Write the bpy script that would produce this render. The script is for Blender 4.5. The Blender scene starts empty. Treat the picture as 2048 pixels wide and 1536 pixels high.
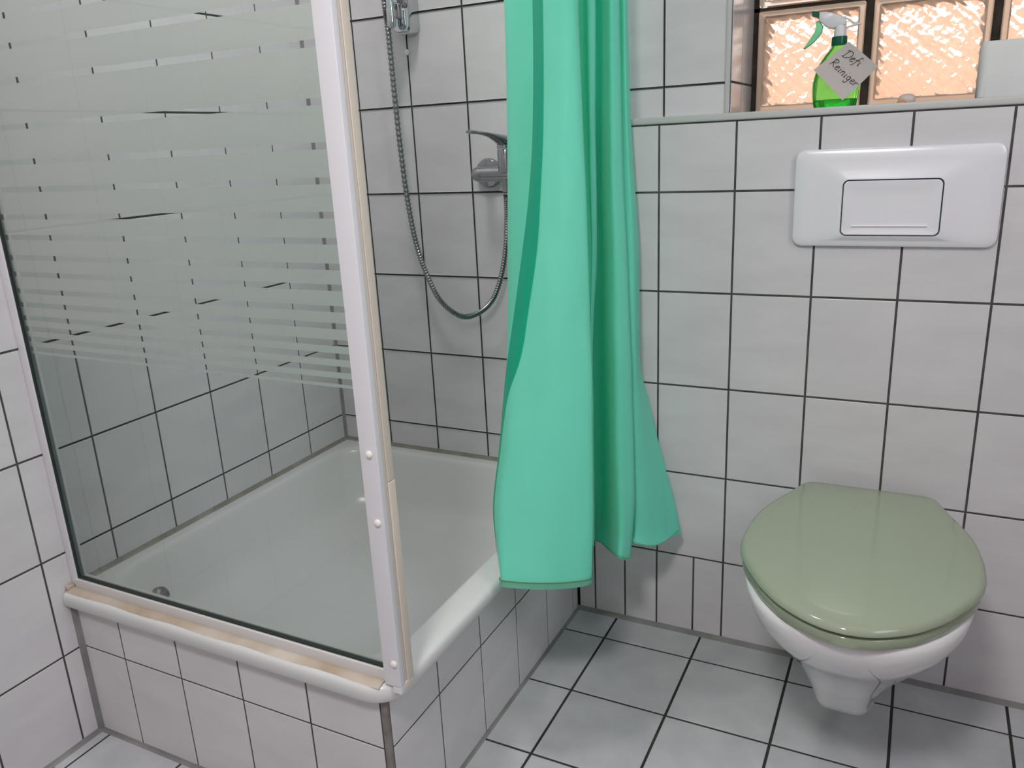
import bpy, bmesh, math, random
from mathutils import Vector, Matrix
PI = math.pi
random.seed(7)
sc = bpy.context.scene
COL = sc.collection

# ------------------------------------------------------------------ camera
cd = bpy.data.cameras.new('camera'); cam = bpy.data.objects.new('camera', cd); COL.objects.link(cam)
cd.sensor_width = 36.0; cd.lens = 36.0 * 1608.09 / 2048.0; cd.clip_start = 0.02
RW = Matrix(((0.89457298, 0.44440655, -0.04734975),
             (0.08737618, -0.27781245, -0.95665336),
             (-0.43829737, 0.85165901, -0.28735406)))          # rows: right, down, forward
r_, d_, f_ = RW[0], RW[1], RW[2]
cam.matrix_world = Matrix(((r_[0], -d_[0], -f_[0], 1.42985), (r_[1], -d_[1], -f_[1], -1.71937),
                           (r_[2], -d_[2], -f_[2], 1.12392), (0, 0, 0, 1)))
sc.camera = cam

# ------------------------------------------------------------------ light
sc.view_settings.view_transform = 'Standard'; sc.view_settings.look = 'None'
sc.view_settings.gamma = 1.0; sc.view_settings.use_curve_mapping = False
sc.view_settings.exposure = 0.08
sc.cycles.use_denoising = True
sc.cycles.max_bounces = 14; sc.cycles.transmission_bounces = 10; sc.cycles.transparent_max_bounces = 16
sc.cycles.sample_clamp_indirect = 4.0
w = bpy.data.worlds.new('world'); sc.world = w; w.use_nodes = True
w.node_tree.nodes['Background'].inputs[0].default_value = (0.93, 0.96, 1.0, 1)
w.node_tree.nodes['Background'].inputs[1].default_value = 3.4
LAMP = (1.18, -2.05, 2.30)
ld = bpy.data.lights.new('ceiling_lamp_light', 'AREA'); ld.shape = 'DISK'; ld.size = 0.34; ld.energy = 24; ld.color = (1.0, 0.95, 0.94)
lo = bpy.data.objects.new('ceiling_lamp_light', ld); COL.objects.link(lo); lo.location = LAMP
SHOWER_FILL = (0.52, -0.52, 2.36)
l2 = bpy.data.lights.new('added_shower_fill', 'AREA'); l2.shape = 'DISK'; l2.size = 0.24; l2.energy = 7; l2.color = (1.0, 0.96, 0.94)  # added fill lamp, lifts the dark shower interior
l2o = bpy.data.objects.new('added_shower_fill', l2); COL.objects.link(l2o); l2o.location = SHOWER_FILL
SIDE_FILL = (2.29, -1.15, 1.70)
wd = bpy.data.lights.new('added_side_fill', 'AREA'); wd.shape = 'RECTANGLE'; wd.size = 0.7; wd.size_y = 0.9; wd.energy = 3.6; wd.color = (0.82, 0.9, 1.0)  # added light at the right wall, fills the shower from the side
wo = bpy.data.objects.new('added_side_fill', wd); COL.objects.link(wo); wo.location = SIDE_FILL; wo.rotation_euler = (PI/2, 0, PI/2)

# ------------------------------------------------------------------ dimensions (metres)
PH, PW = 0.20345, 0.153          # tile pitch: height, width
ZB = 0.40425                     # a row joint on the shower walls
ROWS = [ZB + j * PH for j in range(-1, 10)]
BOX = -0.08316                   # front of the low installation wall
LEDGE = 1.1578
TX, TY = 0.7437, -0.8737         # tiled plinth under the shower tray
RX, RY, RZ = 2.3, -2.7, 2.4      # room

# ------------------------------------------------------------------ materials
def mat(name, color=(0.8, 0.8, 0.8), rough=0.5, metal=0.0, spec=0.5, trans=0.0, ior=1.45, coat=0.0):
    m = bpy.data.materials.new(name); m.use_nodes = True
    b = m.node_tree.nodes['Principled BSDF']
    b.inputs['Base Color'].default_value = (*color, 1); b.inputs['Roughness'].default_value = rough
    b.inputs['Metallic'].default_value = metal; b.inputs['Specular IOR Level'].default_value = spec
    b.inputs['Transmission Weight'].default_value = trans; b.inputs['IOR'].default_value = ior
    b.inputs['Coat Weight'].default_value = coat
    return m
def nn(m, t, **kw):
    n = m.node_tree.nodes.new(t)
    for k, v in kw.items():
        if k.startswith('i_'): n.inputs[k[2:].replace('_', ' ')].default_value = v
        else: setattr(n, k, v)
    return n
def lk(m, a, b): m.node_tree.links.new(a, b)
def bsdf(m): return m.node_tree.nodes['Principled BSDF']
def mottle(m, c1, c2, scale=6, bump=0.0, bscale=60, detail=3, lo=0.35, hi=0.7, per_tile=0.0, stretch=None):
    tc = nn(m, 'ShaderNodeTexCoord'); src = tc.outputs['Object']
    if stretch:
        mp = nn(m, 'ShaderNodeMapping'); mp.inputs['Rotation'].default_value = stretch[0]; mp.inputs['Scale'].default_value = stretch[1]
        lk(m, src, mp.inputs['Vector']); src = mp.outputs['Vector']
    no = nn(m, 'ShaderNodeTexNoise', i_Scale=scale, i_Detail=detail); lk(m, src, no.inputs['Vector'])
    cr = nn(m, 'ShaderNodeValToRGB'); cr.color_ramp.elements[0].position = lo; cr.color_ramp.elements[1].position = hi
    cr.color_ramp.elements[0].color = (*c1, 1); cr.color_ramp.elements[1].color = (*c2, 1)
    lk(m, no.outputs['Fac'], cr.inputs['Fac']); out = cr.outputs['Color']
    if per_tile:
        at = nn(m, 'ShaderNodeAttribute', attribute_name='tile')
        mr = nn(m, 'ShaderNodeMapRange'); mr.inputs['To Min'].default_value = 1 - per_tile; mr.inputs['To Max'].default_value = 1
        lk(m, at.outputs['Fac'], mr.inputs['Value'])
        mx = nn(m, 'ShaderNodeMix', data_type='RGBA', blend_type='MULTIPLY'); mx.inputs['Factor'].default_value = 1
        lk(m, out, mx.inputs['A']); lk(m, mr.outputs['Result'], mx.inputs['B']); out = mx.outputs['Result']
    lk(m, out, bsdf(m).inputs['Base Color'])
    if bump:
        n2 = nn(m, 'ShaderNodeTexNoise', i_Scale=bscale, i_Detail=2); lk(m, tc.outputs['Object'], n2.inputs['Vector'])
        bp = nn(m, 'ShaderNodeBump', i_Strength=bump, i_Distance=0.002); lk(m, n2.outputs['Fac'], bp.inputs['Height'])
        lk(m, bp.outputs['Normal'], bsdf(m).inputs['Normal'])
    return m
M = {}
M['tile'] = mottle(mat('wall_tile_glaze', rough=0.16, spec=0.5), (0.665, 0.655, 0.675), (0.715, 0.71, 0.725), 9, 0.06, 14, per_tile=0.05,
                   stretch=((0.6, 0.6, 0.0), (0.8, 0.8, 2.2)))
M['grout'] = mottle(mat('dark_grout', rough=0.9), (0.05, 0.055, 0.05), (0.10, 0.105, 0.095), 25)
M['floor_tile'] = mottle(mat('floor_tile_glaze', rough=0.33, spec=0.4), (0.48, 0.495, 0.515), (0.56, 0.575, 0.59), 14, 0.08, 40, per_tile=0.08, detail=6)
M['floor_grout'] = mottle(mat('floor_grout', rough=0.9), (0.022, 0.024, 0.022), (0.04, 0.042, 0.036), 25)
M['silicone'] = mottle(mat('grey_silicone', rough=0.45), (0.20, 0.205, 0.20), (0.29, 0.29, 0.28), 14)
M['silicone_tray'] = mottle(mat('tray_silicone', rough=0.45), (0.20, 0.19, 0.16), (0.33, 0.32, 0.29), 12)
M['trim'] = mat('grey_pvc_trim', (0.56, 0.56, 0.55), 0.4)
M['corner_trim'] = mottle(mat('plinth_corner_trim', rough=0.5), (0.17, 0.15, 0.14), (0.28, 0.26, 0.25), 20)
M['plaster'] = mat('white_plaster', (0.82, 0.82, 0.81), 0.8)
M['beige'] = mat('beige_wall_paint', (0.36, 0.31, 0.30), 0.8)
M['enamel'] = mottle(mat('white_enamel', rough=0.22, spec=0.5, coat=0.0), (0.66, 0.67, 0.67), (0.70, 0.705, 0.705), 3)
M['ceramic'] = mat('white_ceramic', (0.80, 0.80, 0.81), 0.07, coat=0.6)
M['plastic'] = mat('white_plastic', (0.80, 0.80, 0.84), 0.18, coat=0.3)
M['gap'] = mat('shadow_gap_dark', (0.03, 0.10, 0.10), 0.6)  # dark colour stands in for the shade around the flush button
M['post'] = mat('white_lacquered_profile', (0.78, 0.785, 0.82), 0.35)
M['cream'] = mat('yellowed_white_profile', (0.72, 0.655, 0.56), 0.4)
M['rail'] = mat('white_rail_profile', (0.70, 0.69, 0.68), 0.35)
M['cap'] = mat('cream_screw_cap', (0.86, 0.83, 0.79), 0.3)
M['gasket'] = mat('dark_gasket', (0.015, 0.028, 0.024), 0.5)
M['stain'] = mottle(mat('brown_stained_sealant', rough=0.6), (0.42, 0.33, 0.24), (0.60, 0.54, 0.47), 9)
M['chrome'] = mat('chrome', (0.62, 0.64, 0.66), 0.09, 1.0)
M['mixer_chrome'] = mat('grey_chrome', (0.40, 0.405, 0.42), 0.13, 1.0)
M['chrome_dull'] = mat('dull_chrome', (0.30, 0.30, 0.31), 0.25, 1.0)
M['lid'] = mat('sage_green_plastic', (0.315, 0.365, 0.27), 0.12, spec=0.5)
M['seat'] = mat('sage_green_seat', (0.30, 0.36, 0.25), 0.14, coat=0.4)
M['rust'] = mat('rusty_brown', (0.25, 0.07, 0.04), 0.5)

# banded shower glass: sandblasted stripes on the inside face
def frost_material():
    m = bpy.data.materials.new('banded_frosted_glass'); m.use_nodes = True; nt = m.node_tree
    for n in list(nt.nodes): nt.nodes.remove(n)
    out = nn(m, 'ShaderNodeOutputMaterial')
    tc = nn(m, 'ShaderNodeTexCoord'); sp = nn(m, 'ShaderNodeSeparateXYZ'); lk(m, tc.outputs['Object'], sp.inputs[0])
    acc = None
    def op(o, a, b):
        n = nn(m, 'ShaderNodeMath', operation=o)
        for i, v in enumerate((a, b)):
            if isinstance(v, (int, float)): n.inputs[i].default_value = v
            else: lk(m, v, n.inputs[i])
        return n.outputs[0]
    zz = op('ADD', sp.outputs['Z'], .331)
    acc = op('GREATER_THAN', zz, FROST_BOTTOM)
    for zc, h in CLEAR:
        near = op('LESS_THAN', op('ABSOLUTE', op('SUBTRACT', zz, zc), 0), h / 2)
        acc = op('MULTIPLY', acc, op('SUBTRACT', 1.0, near))
    tr = nn(m, 'ShaderNodeBsdfTransparent'); tr.inputs[0].default_value = (0.965, 0.975, 0.965, 1)
    df = nn(m, 'ShaderNodeBsdfDiffuse'); df.inputs[0].default_value = (0.315, 0.30, 0.30, 1)
    tl = nn(m, 'ShaderNodeBsdfTranslucent'); tl.inputs[0].default_value = (0.57, 0.58, 0.57, 1)
    a = nn(m, 'ShaderNodeAddShader'); lk(m, df.outputs[0], a.inputs[0]); lk(m, tl.outputs[0], a.inputs[1])
    fr = nn(m, 'ShaderNodeMixShader'); fr.inputs[0].default_value = 0.03; lk(m, a.outputs[0], fr.inputs[1]); lk(m, tr.outputs[0], fr.inputs[2])
    mx = nn(m, 'ShaderNodeMixShader'); lk(m, acc, mx.inputs[0]); lk(m, tr.outputs[0], mx.inputs[1]); lk(m, fr.outputs[0], mx.inputs[2])
    lk(m, mx.outputs[0], out.inputs[0]); return m
def clear_glass(name, tint, rough=0.0):
    m = bpy.data.materials.new(name); m.use_nodes = True; nt = m.node_tree
    for n in list(nt.nodes): nt.nodes.remove(n)
    out = nn(m, 'ShaderNodeOutputMaterial'); tr = nn(m, 'ShaderNodeBsdfTransparent'); tr.inputs[0].default_value = (*tint, 1)
    gl = nn(m, 'ShaderNodeBsdfGlossy'); gl.inputs['Roughness'].default_value = rough
    fr = nn(m, 'ShaderNodeFresnel', i_IOR=1.45); mx = nn(m, 'ShaderNodeMixShader')
    lk(m, fr.outputs[0], mx.inputs[0]); lk(m, tr.outputs[0], mx.inputs[1]); lk(m, gl.outputs[0], mx.inputs[2]); lk(m, mx.outputs[0], out.inputs[0])
    return m
def cloth(name, col, trans, w_=0.42, weave=True):
    m = bpy.data.materials.new(name); m.use_nodes = True; nt = m.node_tree
    for n in list(nt.nodes): nt.nodes.remove(n)
    out = nn(m, 'ShaderNodeOutputMaterial')
    df = nn(m, 'ShaderNodeBsdfPrincipled'); df.inputs['Base Color'].default_value = (*col, 1); df.inputs['Roughness'].default_value = 0.55
    df.inputs['Specular IOR Level'].default_value = 0.25; df.inputs['Sheen Weight'].default_value = 0.25
    tl = nn(m, 'ShaderNodeBsdfTranslucent'); tl.inputs[0].default_value = (*trans, 1)
    mx = nn(m, 'ShaderNodeMixShader'); mx.inputs[0].default_value = w_
    tc = nn(m, 'ShaderNodeTexCoord'); mpp = nn(m, 'ShaderNodeMapping'); mpp.inputs['Scale'].default_value = (1, 1, .22); lk(m, tc.outputs['Object'], mpp.inputs['Vector'])
    no = nn(m, 'ShaderNodeTexNoise', i_Scale=13, i_Detail=2); lk(m, mpp.outputs[0], no.inputs['Vector'])
    bp = nn(m, 'ShaderNodeBump', i_Strength=0.5, i_Distance=0.025); lk(m, no.outputs['Fac'], bp.inputs['Height']); lk(m, bp.outputs[0], df.inputs['Normal'])
    lk(m, df.outputs[0], mx.inputs[1]); lk(m, tl.outputs[0], mx.inputs[2]); lk(m, mx.outputs[0], out.inputs[0])
    return m
M['curtain'] = cloth('mint_green_polyester', (0.24, 0.90, 0.71), (0.02, 0.80, 0.46), 0.34)
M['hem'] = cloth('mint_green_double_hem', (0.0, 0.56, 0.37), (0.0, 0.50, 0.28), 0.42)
M['hem_light'] = cloth('mint_green_bottom_hem', (0.20, 0.58, 0.42), (0.02, 0.50, 0.28), 0.34)
M['stitch'] = mat('brownish_stitching', (0.14, 0.24, 0.13), 0.8)

# ------------------------------------------------------------------ mesh helpers
class MB:
    def __init__(s): s.v = []; s.f = []; s.m = []; s.t = []
    def add(s, vs, fs, mi=0, t=None):
        o = len(s.v); s.v += [tuple(v) for v in vs]
        for f in fs: s.f.append([i + o for i in f]); s.m.append(mi); s.t.append(random.random() if t is None else t)
    def box(s, x0, x1, y0, y1, z0, z1, mi=0, bev=0.0):
        if bev <= 0:
            vs = [(x, y, z) for x in (x0, x1) for y in (y0, y1) for z in (z0, z1)]
            s.add(vs, [(0, 1, 3, 2), (4, 6, 7, 5), (0, 4, 5, 1), (2, 3, 7, 6), (0, 2, 6, 4), (1, 5, 7, 3)], mi); return
        bm = bmesh.new(); bmesh.ops.create_cube(bm, size=1)
        for v in bm.verts: v.co = Vector(((x0 + x1) / 2 + v.co.x * (x1 - x0), (y0 + y1) / 2 + v.co.y * (y1 - y0), (z0 + z1) / 2 + v.co.z * (z1 - z0)))
        bmesh.ops.bevel(bm, geom=bm.edges[:], offset=bev, segments=3, profile=0.5, affect='EDGES')
        bm.verts.index_update(); s.add([v.co[:] for v in bm.verts], [[v.index for v in f.verts] for f in bm.faces], mi); bm.free()
    def loft(s, loops, mi=0, cap0=False, cap1=False, closed=True):
        n = len(loops[0]); fs = []
        for k in range(len(loops) - 1):
            for i in range(n if closed else n - 1):
                j = (i + 1) % n; fs.append((k * n + i, k * n + j, (k + 1) * n + j, (k + 1) * n + i))
        if cap0: fs.append(tuple(range(n))[::-1])
        if cap1: fs.append(tuple((len(loops) - 1) * n + i for i in range(n)))
        s.add([p for l in loops for p in l], fs, mi)
    def tube(s, pts, r, n=12, mi=0, caps=True):
        pts = [Vector(p) for p in pts]; rs = r if isinstance(r, (list, tuple)) else [r] * len(pts)
        t0 = (pts[1] - pts[0]).normalized(); up = Vector((0, 0, 1)) if abs(t0.z) < 0.9 else Vector((1, 0, 0))
        nrm = (up - t0 * up.dot(t0)).normalized(); loops = []
        for i, p in enumerate(pts):
            t = (pts[min(i + 1, len(pts) - 1)] - pts[max(i - 1, 0)]).normalized()
            nrm = (nrm - t * nrm.dot(t)).normalized(); b = t.cross(nrm)
            loops.append([(p + (nrm * math.cos(2 * PI * k / n) + b * math.sin(2 * PI * k / n)) * rs[i])[:] for k in range(n)])
        s.loft(loops, mi, caps, caps)
    def lathe(s, prof, c, axis=(0, 0, 1), n=32, mi=0, caps=True):
        a = Vector(axis).normalized(); up = Vector((0, 0, 1)) if abs(a.z) < 0.9 else Vector((1, 0, 0))
        u = (up - a * up.dot(a)).normalized(); v = a.cross(u); c = Vector(c)
        s.loft([[(c + a * h + (u * math.cos(2 * PI * k / n) + v * math.sin(2 * PI * k / n)) * max(r, 1e-5))[:] for k in range(n)] for r, h in prof], mi, caps, caps)
    def build(s, name, mats, parent=None, smooth=None, loc=(0, 0, 0)):
        me = bpy.data.meshes.new(name); L = Vector(loc)
        if parent is not None: L = world_loc(parent)
        me.from_pydata([(Vector(v) - L)[:] for v in s.v], [], s.f)
        for m in (mats if isinstance(mats, (list, tuple)) else [mats]): me.materials.append(M[m] if isinstance(m, str) else m)
        me.polygons.foreach_set('material_index', s.m)
        at = me.attributes.new('tile', 'FLOAT', 'FACE'); at.data.foreach_set('value', s.t)
        bm = bmesh.new(); bm.from_mesh(me); bmesh.ops.remove_doubles(bm, verts=bm.verts, dist=1e-6)
        bmesh.ops.recalc_face_normals(bm, faces=bm.faces); bm.to_mesh(me); bm.free()
        if smooth is not None: me.shade_smooth(); me.set_sharp_from_angle(angle=math.radians(smooth))
        o = bpy.data.objects.new(name, me); COL.objects.link(o)
        if parent is not None: o.parent = parent
        else: o.location = loc
        return o
def world_loc(o):
    L = Vector((0, 0, 0))
    while o is not None: L = L + o.location; o = o.parent
    return L
def thing(name, loc, label, cat, group=None):
    o = bpy.data.objects.new(name, None); COL.objects.link(o); o.location = loc; o.empty_display_size = 0.05
    tag(o, label, cat, group); return o
def tag(o, label, cat, group=None):
    o['label'] = label; o['category'] = cat
    if group: o['group'] = group
    return o
def structure(o): o['kind'] = 'structure'; return o
def rrect(x0, x1, y0, y1, r, n=8):
    rs = r if isinstance(r, (list, tuple)) else [r] * 4        # corners: (x1,y1) (x0,y1) (x0,y0) (x1,y0)
    out = []
    for k, (sx, sy, rr) in enumerate(((1, 1, rs[0]), (-1, 1, rs[1]), (-1, -1, rs[2]), (1, -1, rs[3]))):
        cx = (x1 - rr) if sx > 0 else (x0 + rr); cy = (y1 - rr) if sy > 0 else (y0 + rr)
        for i in range(n + 1):
            a = PI / 2 * k + PI / 2 * i / n; out.append((cx + rr * math.cos(a), cy + rr * math.sin(a)))
    return out
def cat(P, m):                                                   # Catmull-Rom through points, m steps a span
    P = [Vector(p) for p in P]; out = []
    for i in range(len(P) - 1):
        a, b, c, d = P[max(i - 1, 0)], P[i], P[i + 1], P[min(i + 2, len(P) - 1)]
        for k in range(m):
            t = k / m; out.append(0.5 * ((2 * b) + (c - a) * t + (2 * a - 5 * b + 4 * c - d) * t * t + (3 * b - a - 3 * c + d) * t ** 3))
    out.append(P[-1]); return out

# ------------------------------------------------------------------ tiled surfaces
def tiles(mb, frame, rects, j=0.0042, th=0.0016, bev=0.0009):
    """frame(u, v, h) -> world; every rect (u0,u1,v0,v1) is cut back by half a joint"""
    for (u0, u1, v0, v1) in rects:
        a, b, c, d = u0 + j / 2, u1 - j / 2, v0 + j / 2, v1 - j / 2
        if b - a < 0.004 or d - c < 0.004: continue
        lo = [(a, c), (b, c), (b, d), (a, d)]; hi = [(a + bev, c + bev), (b - bev, c + bev), (b - bev, d - bev), (a + bev, d - bev)]
        t = random.random()
        vs = [frame(u, v, -th) for u, v in lo] + [frame(u, v, -bev * .5) for u, v in lo] + [frame(u, v, 0) for u, v in hi]
        fs = [(8, 9, 10, 11)]
        for k in range(4):
            n = (k + 1) % 4; fs += [(k, n, 4 + n, 4 + k), (4 + k, 4 + n, 8 + n, 8 + k)]
        mb.add(vs, fs, 0, t)
def grid(us, vs, u0, u1, v0, v1, holes=()):
    us = [u0] + [u for u in sorted(us) if u0 + 0.003 < u < u1 - 0.003] + [u1]; vs = [v0] + [v for v in sorted(vs) if v0 + 0.003 < v < v1 - 0.003] + [v1]
    out = []
    for a, b in zip(us, us[1:]):
        for c, d in zip(vs, vs[1:]):
            if any(a >= h[0] - 1e-4 and b <= h[1] + 1e-4 and c >= h[2] - 1e-4 and d <= h[3] + 1e-4 for h in holes): continue
            out.append((a, b, c, d))
    return out
TH = 0.0016
# left wall
mb = MB(); ys = [-0.76312 + PW * k for k in range(-14, 6)]
tiles(mb, lambda u, v, h: (h, u, v), grid(ys, ROWS, RY, 0, 0, RZ))
mb.box(-0.1, -TH, RY, 0.0, 0, RZ, 1); structure(mb.build('wall_left', ['tile', 'grout']))
# back wall of the shower and above the ledge, with the window opening
WX0, WX1, WZ0, WZ1, WD = 1.0655, 1.995, LEDGE, 1.86, 0.2
mb = MB(); xs = sorted([0.31292 + PW * k for k in range(1, 4)] + [0.31292, 0.15992, 0.9313, WX0, 1.2186, 1.3716, 1.5246, 1.6776, 1.8306, WX1, 2.148])
hole = (WX0, WX1, WZ0, WZ1)
tiles(mb, lambda u, v, h: (u, h, v), grid(xs, ROWS, 0, 0.77892, 0, RZ) + grid(xs, ROWS + [WZ1], 0.77892, RX, LEDGE, RZ, [hole]))
mb.box(0, 0.78, TH, 0.1, 0, RZ, 1); mb.box(0.78, RX, TH, 0.1, LEDGE, WZ0 + .0, 1)
mb.box(0.78, WX0, TH, 0.1, WZ0, RZ, 1); mb.box(WX1, RX, TH, 0.1, WZ0, RZ, 1); mb.box(WX0, WX1, TH, 0.1, WZ1, RZ, 1)
structure(mb.build('wall_back', ['tile', 'grout']))
# tiled reveal of the window
mb = MB()
tiles(mb, lambda u, v, h: (WX0 + 0.0018 + h, u, v), grid([0.1], [1.219, 1.4226, 1.626], 0.002, WD + .06, WZ0, WZ1))
mb.box(WX0 - 0.06, WX0 + 0.0018 - TH, 0.1001, 0.29, WZ0, WZ1, 1)
tiles(mb, lambda u, v, h: (WX1 - 0.0018 - h, u, v), grid([0.1], [1.219, 1.4226, 1.626], 0.002, WD + .06, WZ0, WZ1))
mb.box(WX1 - 0.0018 + TH, WX1 + 0.06, 0.1001, 0.29, WZ0, WZ1, 1)
mb.box(WX0, WX1, 0.1001, 0.29, WZ1, WZ1 + .05, 0)
structure(mb.build('trim_1', ['tile', 'grout']))
# low installation wall behind the toilet, with its ledge
mb = MB(); xs = [0.94545 + 0.15209 * k for k in range(-1, 10)]; zr = [1.01231 - PH * k for k in range(0, 5)]
half = [0.79, 0.8663, 0.9445, 1.031, 1.0975] + xs[3:]
F = lambda u, v, h: (u, BOX - h, v)
tiles(mb, F, grid(xs, zr, 0.784, RX, min(zr), 1.1440) + grid(half, [], TX + .004, RX, 0.0, min(zr)))
mb.box(0.784, RX, BOX + TH, 0.0, 0.30, LEDGE - .012, 1); mb.box(TX + .004, RX, BOX + TH, 0.0, 0.0, 0.2995, 1)
structure(mb.build('wall_ledge', ['tile', 'grout']))
mb = MB()
mb.box(0.784, RX, BOX + 0.006, 0.0, LEDGE - 0.012, LEDGE - 0.0005); mb.box(WX0 - .001, WX1 + .001, 0.0, 0.29, LEDGE - 0.03, LEDGE - 0.0005)
structure(mb.build('trim_2', 'tile'))
mb = MB(); mb.box(0.784, RX, BOX - 0.003, BOX + 0.010, 1.1448, LEDGE + 0.0005, 0, 0.003); structure(mb.build('trim_3', 'trim', smooth=40))
mb = MB(); mb.box(1.0550, 1.0650, -0.003, 0.004, LEDGE, WZ1, 0, 0.002); structure(mb.build('trim_4', 'trim', smooth=40))
# floor
mb = MB(); xs = [0.84752 + 0.20458 * k for k in range(-5, 9)]; ys = sorted([-0.17887 - 0.20291 * k for k in range(0, 14)])
tiles(mb, lambda u, v, h: (u, v, h), grid(xs, ys, TX, RX, TY, BOX) + grid(xs, ys, 0, RX, RY, TY) , j=0.0055, bev=0.0011, th=0.002)
mb.box(0, RX, RY, 0.1, -0.1, -0.002, 1); structure(mb.build('floor', ['floor_tile', 'floor_grout']))
# room sides behind the camera
mb = MB(); wy, wz = SIDE_FILL[1], SIDE_FILL[2]
mb.box(RX, RX + .1, RY, wy - .37, 0, RZ); mb.box(RX, RX + .1, wy + .37, .1, 0, RZ); mb.box(RX, RX + .1, wy - .37, wy + .37, 0, wz - .47); mb.box(RX, RX + .1, wy - .37, wy + .37, wz + .47, RZ)  # opening left for the added side light
structure(mb.build('wall_right', 'beige'))
mb = MB(); mb.box(0, RX, RY - .1, RY, 0, RZ); structure(mb.build('wall_front', 'beige'))
mb = MB(); mb.box(-.1, RX + .1, RY - .1, 0.1, RZ, RZ + .1); structure(mb.build('ceiling', 'plaster'))
# tiled plinth under the shower tray
mb = MB()
tiles(mb, lambda u, v, h: (u, TY - h, v), grid([0.12237 + PW * k for k in range(4)], [0.2008], 0.004, 0.7325, 0.003, 0.299), j=0.0038)
tiles(mb, lambda u, v, h: (TX + h, u, v), grid([-0.7222 + 0.152 * k for k in range(5)], [0.2008], TY + .009, BOX - .001, 0.003, 0.299), j=0.0038)
mb.box(0.0, TX - TH, TY + TH, TY + .02, 0.0, 0.2985, 1); mb.box(TX - .02, TX - TH, TY + .02, -.0005, 0.0, 0.2985, 1)
structure(mb.build('wall_plinth', ['tile', 'grout']))
mb = MB(); mb.box(0.7325, TX + .0004, TY - .0004, TY + 0.0095, 0.0, 0.299, 0, 0.003); structure(mb.build('trim_5', 'corner_trim', smooth=40))
# silicone joints
def fillet(mb, p, q, a, b, r):
    """triangular bead from p to q, legs of length r along the unit vectors a and b"""
    p, q, a, b = Vector(p), Vector(q), Vector(a), Vector(b)
    mb.loft([[e[:], (e + a * r)[:], (e + (a + b) * r * 0.36)[:], (e + b * r)[:]] for e in (p, q)], 0, True, True)
X, Y, Z = Vector((1, 0, 0)), Vector((0, 1, 0)), Vector((0, 0, 1))
mb = MB()
fillet(mb, (0, TY, 0), (0, TY, .33), X, -Y, 0.009); fillet(mb, (0, TY, 0), (TX, TY, 0), -Y, Z, 0.007)
fillet(mb, (TX, TY, 0), (TX, BOX, 0), X, Z, 0.006); fillet(mb, (TX, BOX, 0), (RX, BOX, 0), -Y, Z, 0.009)
fillet(mb, (0, RY, 0), (0, TY, 0), X, Z, 0.008); fillet(mb, (0, 0, .326), (0, 0, RZ), X, -Y, 0.007)
structure(mb.build('trim_6', 'silicone'))
mb = MB(); fillet(mb, (0, -.86, .329), (0, 0, .329), X, Z, 0.010); fillet(mb, (0, 0, .329), (.78, 0, .329), -Y, Z, 0.010)
structure(mb.build('trim_7', 'silicone_tray'))

# ------------------------------------------------------------------ shower tray
tr = thing('shower_tray', (0.38, -0.44, 0.29), 'white enamelled shower tray set on a tiled plinth behind the glass screen', 'shower tray')
def tl(x0, x1, y0, y1, r, z, rf=None): return [(x, y, z) for x, y in rrect(x0, x1, y0, y1, [.004 if r is None else r] * 3 + [rf if rf else r])]
mb = MB()
mb.loft([tl(.020, .745, -.868, -.02, .006, .299, .04), tl(.0015, .768, -.890, -.0015, .003, .299, .052), tl(.0005, .772, -.893, -.0005, .003, .303, .055), tl(.0005, .773, -.894, -.0005, .003, .316, .055),
         tl(.001, .7718, -.8928, -.001, .003, .3235, .054), tl(.003, .768, -.889, -.003, .003, .3285, .051), tl(.006, .761, -.882, -.006, .004, .330, .046), tl(.008, .755, -.876, -.008, .004, .3302, .044), tl(.028, .725, -.846, -.028, .07, .3302),
         tl(.032, .718, -.840, -.032, .075, .3298), tl(.036, .713, -.836, -.036, .082, .3285), tl(.040, .7085, -.832, -.040, .088, .323), tl(.044, .704, -.828, -.044, .09, .313), tl(.060, .688, -.812, -.060, .10, .275),
         tl(.082, .665, -.790, -.082, .11, .225), tl(.096, .651, -.776, -.096, .115, .203), tl(.118, .629, -.754, -.118, .12, .190), tl(.16, .585, -.71, -.16, .12, .184),
         tl(.28, .46, -.56, -.30, .08, .180)], 0, False, True)
mb.build('tray_body', 'enamel', tr, smooth=50)
mb = MB(); dc = Vector((.0815, -.741, .2545)); ax = Vector((.93, .25, .38))
mb.lathe([(.021, -.012), (.021, .0), (.019, .006), (.0135, .010), (.012, .008), (.0, .0075)], dc, ax, 28)
ov = mb.build('overflow_rosette', 'chrome_dull', tr, smooth=35)
mb = MB(); mb.lathe([(.007, .0085), (.007, .0125), (.0, .014)], dc + Vector((.0, -.004, -.008)), ax, 16); mb.build('overflow_screw', 'rust', ov, smooth=35)

# ------------------------------------------------------------------ shower screen
FROST_BOTTOM = 0.8015
CLEAR = [(z + .0025, .0088) for z in (1.80, 1.74, 1.68, 1.62, 1.56, 1.50, 1.447, 1.395, 1.3459, 1.3025, 1.2524, 1.1835, 1.129, 1.085, 1.0405, 1.006, .9715, .9427, .913, .8887, .8645, .845, .826, .8083)]
ss = thing('shower_screen', (0.38, -0.86, 0.331), 'fixed glass shower screen with frosted stripes in a white frame on the tray rim', 'shower screen')
ZT = 1.93
mb = MB(); mb.box(.0125, .7545, -.8605, -.8545, .346, ZT, 0)
g = mb.build('glass_pane', [clear_glass('clear_glass_face', (0.985, 0.992, 0.988)), frost_material(), clear_glass('green_glass_edge', (0.25, 0.5, 0.42))], ss)
for p in g.data.polygons:
    n = p.normal
    p.material_index = 1 if n.y > .5 else (0 if n.y < -.5 else 2)
g['label'] = 'clear glass sandblasted with horizontal stripes'
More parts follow.
